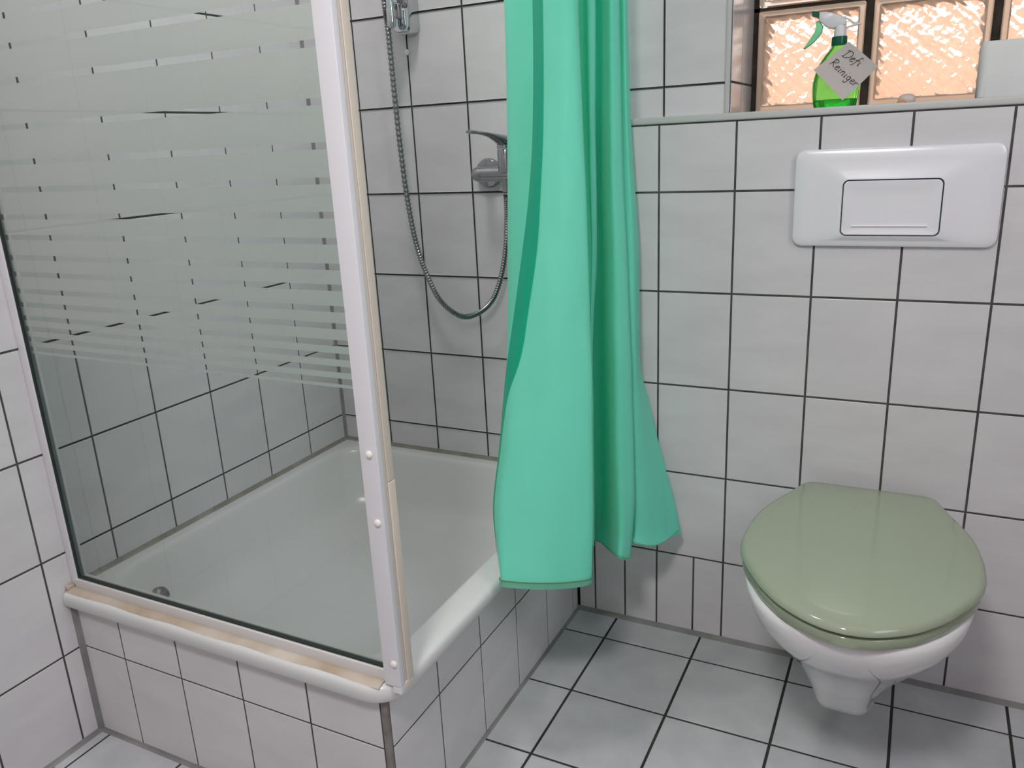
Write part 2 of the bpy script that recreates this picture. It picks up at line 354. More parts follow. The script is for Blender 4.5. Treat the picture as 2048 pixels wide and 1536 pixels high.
mb = MB(); mb.box(.0005, .020, -.868, -.8625, .331, ZT, 0, .001); mb.box(.0005, .011, -.8625, -.8525, .331, ZT, 0); mb.box(.0005, .020, -.8525, -.847, .331, ZT, 0, .001)
mb.build('wall_profile', 'post', ss, smooth=40)
mb = MB(); mb.box(.0135, .7495, -.870, -.8620, .3315, .3515, 0, .001); mb.box(.0135, .7495, -.8532, -.846, .3315, .3515, 0, .001); mb.box(.0135, .7495, -.8622, -.853, .3315, .3450, 0)
mb.build('bottom_rail', 'rail', ss, smooth=40)
mb = MB(); mb.box(.0200, .7495, -.8660, -.8608, .3515, .3562, 0, .0008); mb.box(.0195, .0235, -.8660, -.8608, .3515, ZT, 0, .0008); mb.build('gasket', 'gasket', ss)
mb = MB()
N = 24
mb.loft([[(x, -.868, .3302), (x, -.8872 - .0008 * math.sin(x * 37), .3288), (x, -.880, .3322), (x, -.8695, .3335)] for x in [.004 + (.745 - .004) * i / N for i in range(N + 1)]], 0, True, True)
mb.box(.0006, .010, -.884, -.8685, .3302, .340, 0, .002)
mb.build('sealant_bead', 'stain', ss, smooth=40)['label'] = 'brown-stained silicone bead'
po = MB(); po.box(.7490, .7790, -.8760, -.8640, .3315, ZT, 0, .0012); po.box(.7640, .7790, -.8760, -.8640, .3200, .3340, 0, .0008); po.box(.7490, .7540, -.8640, -.8500, .3320, ZT, 0)
po = po.build('corner_post', 'post', ss, smooth=40)
for z, x in ((.715, .7665), (.6097, .769), (.3736, .7715)):
    mb = MB(); mb.lathe([(.0058, .0), (.0058, .0012), (.0050, .0030), (.0030, .0044), (.0, .0048)], (x - .001, -.8758, z), (0, -1, 0), 20)
    mb.build('screw_cap', 'cap', po, smooth=50)
mb = MB(); mb.box(.7560, .7780, -.8640, -.8570, .3315, ZT, 0, .0008); mb.box(.7560, .7795, -.8563, -.8400, .3315, .6652, 0, .0012); mb.box(.7735, .7795, -.8640, -.8400, .3215, .334, 0, .0008); mb.box(.7560, .7788, -.8563, -.8405, .6660, ZT, 0, .0012); mb.box(.757, .7770, -.858, -.855, .3325, ZT, 0)
mb.build('side_profile', 'cream', ss, smooth=40)['label'] = 'cream side profile of the corner post'

# ------------------------------------------------------------------ shower fittings on the back wall
rl = thing('shower_rail', (.318, -.03, 1.38), 'chrome shower rail end on its wall bracket, high on the shower wall', 'shower rail')
mb = MB(); mb.tube([(.3165, -.062, 1.404), (.3165, -.062, 1.98)], .0092, 20); mb.build('rail_tube', 'chrome', rl, smooth=50)
mb = MB(); mb.lathe([(.0, -.013), (.005, -.0122), (.0085, -.009), (.0102, -.003), (.0104, .004), (.0104, .030), (.0094, .031)], (.3165, -.062, 1.397), (0, 0, 1), 20); mb.build('end_cap', 'chrome', rl, smooth=40)
mb = MB()
def ring(y, sc_, z0=1.372, z1=1.462, hw=.0255):
    return [(.326 + (x - .326) * sc_, y, (z0 + z1) / 2 + (z - (z0 + z1) / 2) * sc_) for x, z in rrect(.326 - hw, .326 + hw, z0, z1, .019)]
mb.loft([ring(-.0005, 1.0), ring(-.026, 1.0), ring(-.036, .95), ring(-.041, .85)], 0, True, True)
mb.box(.3085, .3245, -.060, -.036, 1.406, 1.440, 0, .004)
br = mb.build('wall_bracket', 'chrome', rl, smooth=40)
mb = MB(); mb.lathe([(.0095, .0), (.0095, .003), (.007, .0045), (.0, .0046)], (.340, -.0408, 1.436), (0, -1, 0), 20); mb.build('bracket_screw', 'chrome_dull', br, smooth=40)
HOSE = [(0.2835, 1.60), (0.2857, 1.4494), (0.2897, 1.3857), (0.292, 1.2662), (0.2962, 1.1309), (0.3046, 1.002), (0.3192, 0.8993), (0.3415, 0.8257), (0.3763, 0.7581), (0.4308, 0.7204),
        (0.4807, 0.7292), (0.5242, 0.7643), (0.552, 0.8254), (0.5679, 0.8961), (0.5781, 0.9648), (.583, 1.012)]
hp = cat([(x, -.04 - (.016 if i == 15 else .008 if i == 14 else 0), z) for i, (x, z) in enumerate(HOSE)], 44)
mb = MB(); mb.tube(hp, [.0061 + .0011 * math.cos(i * PI * .5) for i in range(len(hp))], 10)
tag(mb.build('shower_hose', 'chrome_dull', smooth=60, loc=(.43, -.04, .72)), 'ribbed metal shower hose hanging in a loop on the shower wall', 'shower hose')
mx = thing('shower_mixer', (.588, 0, 1.06), 'chrome single-lever shower mixer on the wall, half hidden by the green curtain', 'mixer tap')
mb = MB(); mb.tube([(.500, -.056, 1.058), (.504, -.056, 1.058), (.512, -.056, 1.058), (.530, -.056, 1.058), (.646, -.056, 1.058), (.664, -.056, 1.058), (.672, -.056, 1.058), (.676, -.056, 1.058)], [.008, .0135, .0165, .0165, .0165, .0165, .0135, .008], 24)
for x in (.513, .663): mb.tube([(x, -.003, 1.058), (x, -.052, 1.058)], .012, 20)
mb.lathe([(.0195, .0), (.0195, .046), (.018, .049)], (.588, -.058, 1.062), (0, 0, 1), 28); mb.tube([(.585, -.056, 1.045), (.585, -.056, 1.018)], .010, 18)
mb.build('mixer_body', 'mixer_chrome', mx, smooth=40)
for x in (.513, .663):
    mb = MB(); mb.lathe([(.034, .0005), (.034, .004), (.031, .010), (.014, .014)], (x, 0, 1.058), (0, -1, 0), 32); mb.build('wall_rosette', 'mixer_chrome', mx, smooth=40)
mb = MB(); LV = []
for y, z, hw, hz in ((-.035, 1.122, .010, .006), (-.050, 1.126, .018, .013), (-.075, 1.130, .0185, .012), (-.100, 1.136, .014, .008), (-.130, 1.1415, .0115, .0048), (-.165, 1.1455, .0105, .0036), (-.200, 1.148, .0105, .0036), (-.216, 1.1487, .010, .0042), (-.222, 1.1487, .006, .003)):
    LV.append([(.588 + hw * math.cos(2 * PI * k / 16), y, z + hz * math.sin(2 * PI * k / 16)) for k in range(16)])
mb.loft(LV, 0, True, True); mb.lathe([(.0185, .0), (.0185, .010), (.015, .016)], (.588, -.060, 1.112), (0, 0, 1), 24)
mb.build('lever', 'mixer_chrome', mx, smooth=50)
mb = MB(); mb.lathe([(.0062, .0), (.0068, .003), (.0068, .006), (.004, .008), (.0, .008)], (.3130, .0, 1.3385), (0, -1, 0), 14)
tag(mb.build('wall_plug', 'cap', smooth=40, loc=(.313, 0, 1.3385)), 'tiny cream plastic plug in the tile joint below the chrome bracket', 'wall plug')

# ------------------------------------------------------------------ shower curtain
CUR = [
 [[0.779,-0.3,1.95],[0.809,-0.325,1.95],[0.848,-0.34,1.95],[0.869,-0.33,1.95],[0.868,-0.308,1.95],[0.845,-0.288,1.95],[0.779,-0.27,1.95],[0.715,-0.262,1.95],[0.692,-0.24,1.95],[0.705,-0.22,1.95],[0.77,-0.205,1.95],[0.831,-0.205,1.95],[0.85,-0.213,1.95],[0.859,-0.2,1.95],[0.834,-0.155,1.95],[0.818,-0.125,1.95],[0.838,-0.12,1.95],[0.871,-0.165,1.95],[0.884,-0.16,1.95],[0.886,-0.145,1.95],[0.874,-0.128,1.95],[0.879,-0.122,1.95],[0.89,-0.128,1.95],[0.89,-0.108,1.95]],
 [[0.779,-0.3,1.65],[0.809,-0.325,1.65],[0.848,-0.34,1.65],[0.869,-0.33,1.65],[0.868,-0.308,1.65],[0.845,-0.288,1.65],[0.779,-0.27,1.65],[0.715,-0.262,1.65],[0.692,-0.24,1.65],[0.705,-0.22,1.65],[0.77,-0.205,1.65],[0.831,-0.205,1.65],[0.85,-0.213,1.65],[0.859,-0.2,1.65],[0.834,-0.155,1.65],[0.818,-0.125,1.65],[0.838,-0.12,1.65],[0.871,-0.165,1.65],[0.884,-0.16,1.65],[0.886,-0.145,1.65],[0.874,-0.128,1.65],[0.879,-0.122,1.65],[0.89,-0.128,1.65],[0.89,-0.108,1.65]],
 [[0.779,-0.3,1.364],[0.809,-0.325,1.357],[0.848,-0.34,1.351],[0.869,-0.33,1.35],[0.868,-0.308,1.353],[0.845,-0.288,1.358],[0.779,-0.27,1.367],[0.715,-0.262,1.375],[0.692,-0.24,1.381],[0.705,-0.22,1.381],[0.77,-0.205,1.376],[0.831,-0.205,1.369],[0.85,-0.213,1.366],[0.859,-0.2,1.367],[0.834,-0.155,1.375],[0.818,-0.125,1.38],[0.838,-0.12,1.378],[0.871,-0.165,1.369],[0.884,-0.16,1.369],[0.886,-0.145,1.37],[0.874,-0.128,1.373],[0.879,-0.122,1.374],[0.89,-0.128,1.372],[0.89,-0.108,1.374]],
 [[0.782,-0.324,1.161],[0.813,-0.348,1.159],[0.854,-0.358,1.157],[0.879,-0.345,1.156],[0.877,-0.322,1.156],[0.853,-0.303,1.157],[0.783,-0.286,1.161],[0.719,-0.279,1.165],[0.695,-0.257,1.166],[0.706,-0.236,1.165],[0.77,-0.221,1.162],[0.836,-0.217,1.159],[0.853,-0.223,1.158],[0.858,-0.208,1.157],[0.834,-0.161,1.159],[0.817,-0.131,1.16],[0.838,-0.127,1.159],[0.874,-0.177,1.157],[0.89,-0.172,1.156],[0.892,-0.156,1.156],[0.88,-0.138,1.156],[0.886,-0.133,1.156],[0.896,-0.135,1.155],[0.896,-0.11,1.155]],
 [[0.78,-0.347,1.039],[0.813,-0.37,1.04],[0.858,-0.377,1.04],[0.887,-0.359,1.038],[0.886,-0.337,1.036],[0.858,-0.318,1.035],[0.785,-0.302,1.036],[0.722,-0.295,1.036],[0.698,-0.275,1.035],[0.708,-0.253,1.034],[0.772,-0.237,1.031],[0.842,-0.23,1.029],[0.857,-0.233,1.029],[0.861,-0.216,1.028],[0.836,-0.168,1.025],[0.821,-0.137,1.023],[0.841,-0.135,1.023],[0.88,-0.19,1.026],[0.897,-0.183,1.025],[0.899,-0.166,1.024],[0.887,-0.148,1.023],[0.894,-0.144,1.022],[0.906,-0.142,1.022],[0.905,-0.112,1.02]],
 [[0.773,-0.372,0.932],[0.812,-0.393,0.936],[0.86,-0.395,0.937],[0.894,-0.374,0.934],[0.893,-0.351,0.931],[0.866,-0.333,0.928],[0.788,-0.318,0.925],[0.725,-0.312,0.924],[0.7,-0.292,0.92],[0.71,-0.27,0.918],[0.775,-0.253,0.916],[0.849,-0.242,0.916],[0.861,-0.242,0.916],[0.862,-0.225,0.914],[0.844,-0.174,0.907],[0.835,-0.143,0.902],[0.845,-0.142,0.902],[0.886,-0.202,0.911],[0.906,-0.195,0.91],[0.908,-0.177,0.908],[0.895,-0.158,0.905],[0.903,-0.154,0.905],[0.914,-0.149,0.904],[0.913,-0.114,0.899]],
 [[0.763,-0.404,0.806],[0.801,-0.424,0.812],[0.859,-0.42,0.815],[0.902,-0.394,0.811],[0.902,-0.371,0.806],[0.874,-0.353,0.801],[0.796,-0.34,0.794],[0.731,-0.335,0.79],[0.705,-0.316,0.784],[0.716,-0.292,0.78],[0.784,-0.275,0.78],[0.853,-0.259,0.78],[0.858,-0.256,0.779],[0.857,-0.236,0.775],[0.837,-0.183,0.763],[0.828,-0.151,0.755],[0.846,-0.152,0.757],[0.892,-0.219,0.773],[0.916,-0.21,0.773],[0.918,-0.192,0.769],[0.905,-0.172,0.764],[0.914,-0.169,0.764],[0.92,-0.159,0.762],[0.915,-0.116,0.752]],
 [[0.756,-0.426,0.724],[0.795,-0.445,0.732],[0.859,-0.437,0.735],[0.909,-0.408,0.732],[0.908,-0.384,0.725],[0.879,-0.367,0.718],[0.802,-0.355,0.709],[0.739,-0.351,0.703],[0.707,-0.333,0.695],[0.724,-0.308,0.69],[0.792,-0.29,0.691],[0.854,-0.271,0.69],[0.858,-0.265,0.689],[0.856,-0.244,0.683],[0.836,-0.189,0.667],[0.827,-0.157,0.658],[0.849,-0.159,0.66],[0.898,-0.231,0.683],[0.923,-0.221,0.683],[0.925,-0.202,0.678],[0.912,-0.181,0.671],[0.921,-0.179,0.671],[0.925,-0.166,0.668],[0.917,-0.118,0.655]],
 [[0.755,-0.445,0.661],[0.788,-0.463,0.67],[0.859,-0.452,0.673],[0.913,-0.419,0.669],[0.912,-0.396,0.661],[0.885,-0.378,0.653],[0.81,-0.368,0.642],[0.751,-0.364,0.635],[0.715,-0.346,0.626],[0.733,-0.321,0.62],[0.799,-0.303,0.621],[0.857,-0.28,0.62],[0.861,-0.273,0.618],[0.859,-0.25,0.611],[0.838,-0.194,0.591],[0.829,-0.161,0.58],[0.851,-0.165,0.584],[0.901,-0.24,0.612],[0.927,-0.23,0.611],[0.929,-0.21,0.606],[0.915,-0.189,0.598],[0.925,-0.188,0.598],[0.932,-0.171,0.594],[0.935,-0.119,0.578]],
 [[0.755,-0.473,0.57],[0.786,-0.489,0.581],[0.86,-0.473,0.584],[0.918,-0.437,0.578],[0.918,-0.413,0.569],[0.893,-0.396,0.56],[0.82,-0.387,0.547],[0.771,-0.384,0.539],[0.735,-0.367,0.528],[0.754,-0.34,0.52],[0.813,-0.322,0.521],[0.862,-0.295,0.518],[0.864,-0.284,0.514],[0.861,-0.26,0.505],[0.84,-0.202,0.48],[0.83,-0.168,0.467],[0.853,-0.173,0.471],[0.906,-0.255,0.509],[0.933,-0.243,0.508],[0.936,-0.223,0.501],[0.922,-0.201,0.491],[0.933,-0.201,0.492],[0.947,-0.179,0.486],[0.963,-0.121,0.467]],
 [[0.753,-0.503,0.48],[0.785,-0.518,0.492],[0.863,-0.496,0.495],[0.923,-0.455,0.487],[0.924,-0.43,0.476],[0.9,-0.414,0.465],[0.836,-0.406,0.451],[0.792,-0.405,0.443],[0.761,-0.388,0.431],[0.772,-0.36,0.421],[0.825,-0.342,0.421],[0.867,-0.31,0.414],[0.868,-0.296,0.408],[0.864,-0.27,0.396],[0.842,-0.21,0.366],[0.832,-0.176,0.35],[0.855,-0.182,0.356],[0.913,-0.27,0.405],[0.939,-0.258,0.403],[0.942,-0.236,0.394],[0.928,-0.214,0.382],[0.94,-0.214,0.384],[0.965,-0.188,0.377],[0.995,-0.124,0.354]],
 [[0.763,-0.523,0.423],[0.789,-0.537,0.435],[0.866,-0.511,0.437],[0.927,-0.467,0.427],[0.927,-0.443,0.415],[0.906,-0.427,0.404],[0.85,-0.42,0.39],[0.812,-0.419,0.383],[0.785,-0.403,0.37],[0.791,-0.374,0.357],[0.833,-0.355,0.356],[0.869,-0.321,0.346],[0.87,-0.305,0.338],[0.866,-0.277,0.324],[0.842,-0.215,0.29],[0.833,-0.181,0.272],[0.855,-0.189,0.28],[0.918,-0.281,0.336],[0.94,-0.267,0.333],[0.94,-0.245,0.323],[0.93,-0.222,0.31],[0.944,-0.223,0.313],[0.976,-0.194,0.305],[1.011,-0.125,0.278]],
 [[0.791,-0.56,0.343],[0.806,-0.572,0.344],[0.875,-0.54,0.337],[0.929,-0.49,0.329],[0.933,-0.465,0.331],[0.919,-0.45,0.328],[0.869,-0.445,0.317],[0.837,-0.445,0.313],[0.814,-0.43,0.306],[0.815,-0.4,0.299],[0.846,-0.38,0.308],[0.881,-0.34,0.32],[0.875,-0.32,0.316],[0.869,-0.29,0.299],[0.846,-0.225,0.275],[0.837,-0.19,0.255],[0.855,-0.2,0.257],[0.924,-0.3,0.29],[0.939,-0.285,0.278],[0.941,-0.262,0.275],[0.935,-0.238,0.296],[0.949,-0.24,0.294],[0.98,-0.205,0.28],[1.011,-0.128,0.286]]]
lev = [cat(r, 6) for r in CUR]
cols = [cat([l[k] for l in lev], 6) for k in range(len(lev[0]))]
mb = MB(); mb.loft([[p[:] for p in c] for c in cols], 0, closed=False)
NC, NR = len(cols), len(cols[0])
ct = thing('shower_curtain', (.83, -.25, .28), 'mint green fabric shower curtain gathered in folds against the tiled wall', 'shower curtain')
cp = mb.build('curtain_panel', 'curtain', ct, smooth=80)
def off(i, j, d):                                                # a point a little in front of the cloth
    p = cols[i][j]; a = cols[min(i + 1, NC - 1)][j] - cols[max(i - 1, 0)][j]; b = cols[i][min(j + 1, NR - 1)] - cols[i][max(j - 1, 0)]
    n = a.cross(b).normalized(); return (p + n * d)[:]
sgn = 1 if (cols[9][NR - 6] - cols[9][NR - 7]).cross(cols[10][NR - 7] - cols[9][NR - 7]).dot(cam.location - cols[9][NR - 7]) < 0 else -1
mb = MB()
mb.loft([[off(i, j, .0016 * sgn) for j in range(NR - 2, NR)] for i in range(NC)], 0, closed=False)
mb.build('bottom_hem', 'hem_light', ct, smooth=80)['label'] = 'narrow stitched bottom hem'
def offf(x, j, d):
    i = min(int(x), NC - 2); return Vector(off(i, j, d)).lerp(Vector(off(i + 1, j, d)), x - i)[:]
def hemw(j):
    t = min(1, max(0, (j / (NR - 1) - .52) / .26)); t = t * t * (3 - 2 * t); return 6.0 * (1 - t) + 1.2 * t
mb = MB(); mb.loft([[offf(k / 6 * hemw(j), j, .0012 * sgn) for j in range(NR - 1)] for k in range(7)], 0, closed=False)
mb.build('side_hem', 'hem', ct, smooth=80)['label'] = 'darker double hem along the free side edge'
mb = MB(); mb.tube([off(i, NR - 2, .0020 * sgn) for i in range(0, 26)], .0010, 6); mb.build('stitching', 'stitch', ct, smooth=60)
cr = thing('curtain_rod', (.81, -.45, 1.97), 'white curtain rod above the shower tray carrying the green curtain', 'curtain rod')
mb = MB(); mb.tube([(.81, -.865, 1.965), (.81, -.0005, 1.965)], .0125, 20); mb.build('rod', 'post', cr, smooth=50)

# ------------------------------------------------------------------ toilet
tw = thing('toilet', (1.382, BOX, 0.06), 'wall-hung white toilet with closed sage green lid, right of the curtain', 'toilet')
OUT = [(-.118, .108), (-.124, .1180), (-.150, .1290), (-.190, .1440), (-.238, .1640), (-.285, .1785), (-.337, .1868), (-.380, .1885), (-.420, .1868), (-.468, .1750), (-.528, .1440), (-.560, .1220), (-.592, .0930), (-.615, .0600), (-.628, .0300)]
def outline(inset=0.0, z=0.44, dy=0.0):
    half = [Vector((-w_, y, 0)) for y, w_ in OUT]; pts = cat([(-.045, -.114, 0), (-.090, -.114, 0)] + half + [(0, -.6325, 0)], 4)[4:]
    pts = [Vector((0, -.114, 0))] + pts; full = pts + [Vector((-p.x, p.y, 0)) for p in pts[-2:0:-1]]
    cen = Vector((0, -.37, 0)); out = []
    for p in full:
        d = p - cen; L = d.length; q = cen + d * ((L - inset) / L); out.append((1.382 + q.x, q.y + dy, z))
    return out
bowl = MB()
def sec(z, hw, yf, hb, k=2.3, n=40, yb=BOX - .0005):
    """plan section: half width hw, front yf, half width hb at the wall"""
    out = []; ym = yf + (yb - yf) * .46
    for i in range(n // 2 + 1):
        a = PI / 2 * (i / (n // 2)); c, s_ = math.cos(a), math.sin(a)
        out.append((hw * c ** (2 / k), ym - (ym - yf) * s_ ** (2 / k)))
    left = [(-x, y) for x, y in out]; right = out[::-1][1:]
    ed = [(hb + (hw - hb) * t, yb + (ym - yb) * (t ** .9)) for t in [0, .25, .5, .75]]
    pl = [(-x, y) for x, y in ed] + left + right + ed[::-1]
    cx_ = 1.382 - .006 * max(0, min(1, (.26 - z) / .12)); return [(cx_ + x, y, z) for x, y in pl]
SECT = [(.404, .172, -.606, .125, 2.3), (.400, .1775, -.6115, .130, 2.3), (.390, .178, -.612, .132, 2.3), (.375, .176, -.608, .133, 2.3), (.35, .169, -.594, .130, 2.3), (.32, .155, -.568, .122, 2.3), (.29, .137, -.533, .112, 2.35),
        (.26, .119, -.503, .102, 2.45), (.23, .101, -.474, .092, 2.55), (.20, .085, -.448, .083, 2.8), (.17, .071, -.423, .075, 3.2), (.145, .062, -.402, .067, 3.6), (.12, .0565, -.384, .060, 4.0), (.102, .054, -.370, .057, 4.2), (.094, .0515, -.360, .054, 4.2), (.090, .044, -.348, .05, 4.2)]
bowl.loft([sec(*a) for a in SECT], 0, True, True)
bo = bowl.build('bowl', 'ceramic', tw, smooth=60)
def slab(name, m, z0, z1, inset=0.0, r=.006, dome=0.0, dy=0):
    mb = MB(); loops = [outline(inset + r * .6, z0, dy), outline(inset, z0 + r * .5, dy), outline(inset, z1 - r, dy), outline(inset + r * .3, z1 - r * .35, dy), outline(inset + r, z1, dy)]
    for t in (.12, .35, .65, .9): loops.append([(1.382 + (x - 1.382) * (1 - t), -.37 + dy + (y + .37 - dy) * (1 - t), z1 + dome * (1 - (1 - t) ** 2)) for x, y, _ in outline(inset + r, z1, dy)])
    mb.loft(loops, 0, True, True); return mb.build(name, m, tw, smooth=50)
slab('seat', 'seat', .4055, .4235, .004, .005)
slab('lid', 'lid', .4255, .4415, .0, .010, .004)['label'] = 'glossy sage green lid'
for sx in (-1, 1):
    mb = MB(); mb.tube([(1.382 + sx * .060, -.1105, .424), (1.382 + sx * .098, -.1105, .424)], .0095, 18); mb.box(1.382 + sx * .079 - .010, 1.382 + sx * .079 + .010, -.118, -.102, .404, .424, 0, .003)
    mb.build('hinge', 'seat', tw, smooth=40)

# ------------------------------------------------------------------ flush plate
fp = thing('flush_plate', (1.379, BOX, .998), 'white plastic flush plate on the tiled wall above the toilet', 'flush plate')
def pr(x0, x1, z0, z1, r, y): return [(x, y, z) for x, z in rrect(x0, x1, z0, z1, r)]
PX0, PX1, PZ0, PZ1 = 1.2095, 1.5500, .9085, 1.0850
BX0, BX1, BZ0, BZ1 = 1.2960, 1.4585, .9300, 1.0290
mb = MB()
mb.loft([pr(PX0 + .001, PX1 - .001, PZ0 + .001, PZ1 - .001, .017, BOX - .0002), pr(PX0, PX1, PZ0, PZ1, .018, BOX - .006), pr(PX0 + .0012, PX1 - .0012, PZ0 + .0012, PZ1 - .0012, .018, BOX - .0092), pr(PX0 + .004, PX1 - .004, PZ0 + .004, PZ1 - .004, .017, BOX - .011),
         pr(PX0 + .030, PX1 - .032, PZ0 + .010, PZ1 - .020, .016, BOX - .0118), pr(BX0 - .022, BX1 + .022, BZ0 - .0085, BZ1 + .016, .014, BOX - .0138), pr(BX0 - .006, BX1 + .006, BZ0 - .0025, BZ1 + .004, .012, BOX - .0195), pr(BX0 - .0012, BX1 + .0012, BZ0 - .0012, BZ1 + .0012, .0105, BOX - .0198), pr(BX0 - .0004, BX1 + .0004, BZ0 - .0004, BZ1 + .0004, .010, BOX - .012)], 0)
mb.build('plate_cover', 'plastic', fp, smooth=35)
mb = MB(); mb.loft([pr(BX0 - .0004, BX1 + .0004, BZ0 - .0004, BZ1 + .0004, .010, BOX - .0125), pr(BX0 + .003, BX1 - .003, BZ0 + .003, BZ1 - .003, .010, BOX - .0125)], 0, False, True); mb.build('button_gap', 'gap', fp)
mb = MB(); g_ = .0012
mb.loft([pr(BX0 + g_, BX1 - g_, BZ0 + g_, BZ1 - g_, .009, BOX - .013), pr(BX0 + g_, BX1 - g_, BZ0 + g_, BZ1 - g_, .009, BOX - .0188), pr(BX0 + .0022, BX1 - .0022, BZ0 + .0022, BZ1 - .0022, .009, BOX - .0198),
         pr(BX0 + .006, BX1 - .006, BZ0 + .006, BZ1 - .010, .008, BOX - .0192), pr(BX0 + .014, BX1 - .014, BZ0 + .010, BZ1 - .020, .008, BOX - .0172), pr(BX0 + .03, BX1 - .03, BZ0 + .02, BZ1 - .03, .008, BOX - .0168)], 0, True, True)
bt = mb.build('flush_button', 'plastic', fp, smooth=35)
mb = MB(); mb.tube([(BX0 + .018, BOX - .0178, .9475), (BX1 - .020, BOX - .0178, .9475)], .0019, 10); mb.build('finger_rib', 'plastic', bt, smooth=60)

# ------------------------------------------------------------------ glass block window
wn = thing('window_1', (1.53, .25, LEDGE), 'glass block window with rippled panes above the tiled ledge', 'window'); structure(wn)
del wn['label'], wn['category']
M['block_rim'] = mat('peach_glass_rim', (0.84, 0.66, 0.52), 0.25, trans=0.25, ior=1.3)
M['mortar'] = mottle(mat('dark_mortar', rough=0.9), (0.02, 0.018, 0.014), (0.07, 0.055, 0.04), 22)
def rippled(name, rot, period, strength, tint, dist, tr_):
    m = bpy.data.materials.new(name); m.use_nodes = True; nt = m.node_tree
    for n in list(nt.nodes): nt.nodes.remove(n)
    out = nn(m, 'ShaderNodeOutputMaterial'); tc = nn(m, 'ShaderNodeTexCoord')
    mp = nn(m, 'ShaderNodeMapping'); mp.inputs['Rotation'].default_value = (0, rot, 0); lk(m, tc.outputs['Object'], mp.inputs['Vector'])
    wv = nn(m, 'ShaderNodeTexWave', wave_type='BANDS', bands_direction='X', i_Scale=.314 / period, i_Distortion=dist, i_Detail=2.0); wv.inputs['Detail Scale'].default_value = 2.2
    lk(m, mp.outputs[0], wv.inputs['Vector'])
    bp = nn(m, 'ShaderNodeBump', i_Strength=strength, i_Distance=.014); lk(m, wv.outputs['Fac'], bp.inputs['Height'])
    gl = nn(m, 'ShaderNodeBsdfGlass', i_IOR=1.45, i_Roughness=.03); gl.inputs[0].default_value = (*tint, 1); lk(m, bp.outputs[0], gl.inputs['Normal'])
    tl_ = nn(m, 'ShaderNodeBsdfTranslucent'); tl_.inputs[0].default_value = (*tint, 1)
    mx_ = nn(m, 'ShaderNodeMixShader'); mx_.inputs[0].default_value = tr_
    lk(m, gl.outputs[0], mx_.inputs[1]); lk(m, tl_.outputs[0], mx_.inputs[2]); lk(m, mx_.outputs[0], out.inputs[0]); return m
M['pane_a'] = rippled('rippled_pane_front', .85, .034, .95, (1.0, .97, .94), 1.8, .10)
M['pane_b'] = rippled('rippled_pane_back', -.7, .026, .7, (1.0, .97, .94), 2.2, .06)
GP, G0 = 0.2275, 1.0790
BZ = [LEDGE + .004, LEDGE + .2155, LEDGE + .437]
for r in range(3):
    for c in range(4):
        x0, z0 = G0 + GP * c, BZ[r] ; x1, z1 = x0 + .2115, z0 + .204
        if r == 2: z1 = min(z1, WZ1 - .006)
        mb = MB()
        o = lambda d, y: [(x, y, z) for x, z in rrect(x0 + d, x1 - d, z0 + d, z1 - d, .004, 3)]
        mb.loft([o(0, .285), o(0, WD + .004), o(.002, WD), o(.010, WD), o(.013, WD + .004), o(.014, .285)], 0)
        bk = mb.build('glass_block', 'block_rim', wn, smooth=40)
        mb = MB(); q = lambda d, y: [(x, y, z) for x, z in rrect(x0 + d, x1 - d, z0 + d, z1 - d, .006, 3)]
        mb.loft([q(.0125, WD + .006), q(.0125, WD + .010)], 0, True, True); mb.build('front_pane', 'pane_a', bk)
        mb = MB(); mb.loft([q(.0135, WD + .070), q(.0135, WD + .074)], 0, True, True); mb.build('back_pane', 'pane_b', bk)
mb = MB()
for c in range(5): mb.box(G0 - .016 + GP * c + (0 if c else .0015), G0 + GP * c, WD + .010, .284, LEDGE, WZ1)
for z0, z1 in ((LEDGE, LEDGE + .004), (LEDGE + .208, LEDGE + .2155), (LEDGE + .4195, LEDGE + .437), (LEDGE + .641, WZ1)):
    if z1 > z0: mb.box(G0 - .0145, G0 + GP * 4, WD + .010, .284, z0, z1)
mb.build('mortar_joints', 'mortar', wn)
# the neighbouring house outside, peach plaster
M['peach'] = mottle(mat('peach_house_plaster', rough=0.9), (0.60, 0.33, 0.21), (0.74, 0.45, 0.32), 5)
mb = MB(); mb.box(-0.6, 3.6, 1.6, 1.75, 0.0, 1.50); structure(mb.build('wall_neighbour', 'peach'))

# ------------------------------------------------------------------ things on the ledge
sb = thing('spray_bottle', (1.261, .02, LEDGE), 'green plastic spray bottle with white trigger head on the window ledge', 'spray bottle')
M['green_pet'] = mat('clear_green_plastic', (0.25, 0.92, 0.22), 0.06, trans=0.88, ior=1.25)
M['green_liquid'] = mat('green_liquid', (0.03, 0.62, 0.12), 0.02, trans=0.75, ior=1.33)
M['dark_green'] = mat('dark_green_plastic', (0.0, 0.10, 0.055), 0.25)
M['head_white'] = mat('translucent_white_plastic', (0.82, 0.82, 0.85), 0.25, trans=0.12)
M['trigger'] = mat('translucent_green_trigger', (0.22, 0.72, 0.42), 0.2, trans=0.45)
YB = .018
def el(cx, hx, hy, z, k=2.6, n=36):
    out = []
    for i in range(n):
        a = 2 * PI * i / n; c, s_ = math.cos(a), math.sin(a)
        out.append((cx + hx * abs(c) ** (2 / k) * (1 if c > 0 else -1), YB + hy * abs(s_) ** (2 / k) * (1 if s_ > 0 else -1), z))
    return out
PROF = [(1.261, .0340, .0220, 1.1580), (1.261, .0375, .0250, 1.1600), (1.2605, .0395, .0265, 1.1680), (1.2605, .0418, .0270, 1.1800), (1.261, .0428, .0270, 1.1930), (1.261, .0425, .0268, 1.2050), (1.2615, .0395, .0255, 1.2200), (1.2615, .0350, .0235, 1.2340), (1.262, .0275, .0200, 1.2480), (1.262, .0190, .0160, 1.2590), (1.262, .0135, .0130, 1.2660), (1.262, .0125, .0125, 1.2720)]
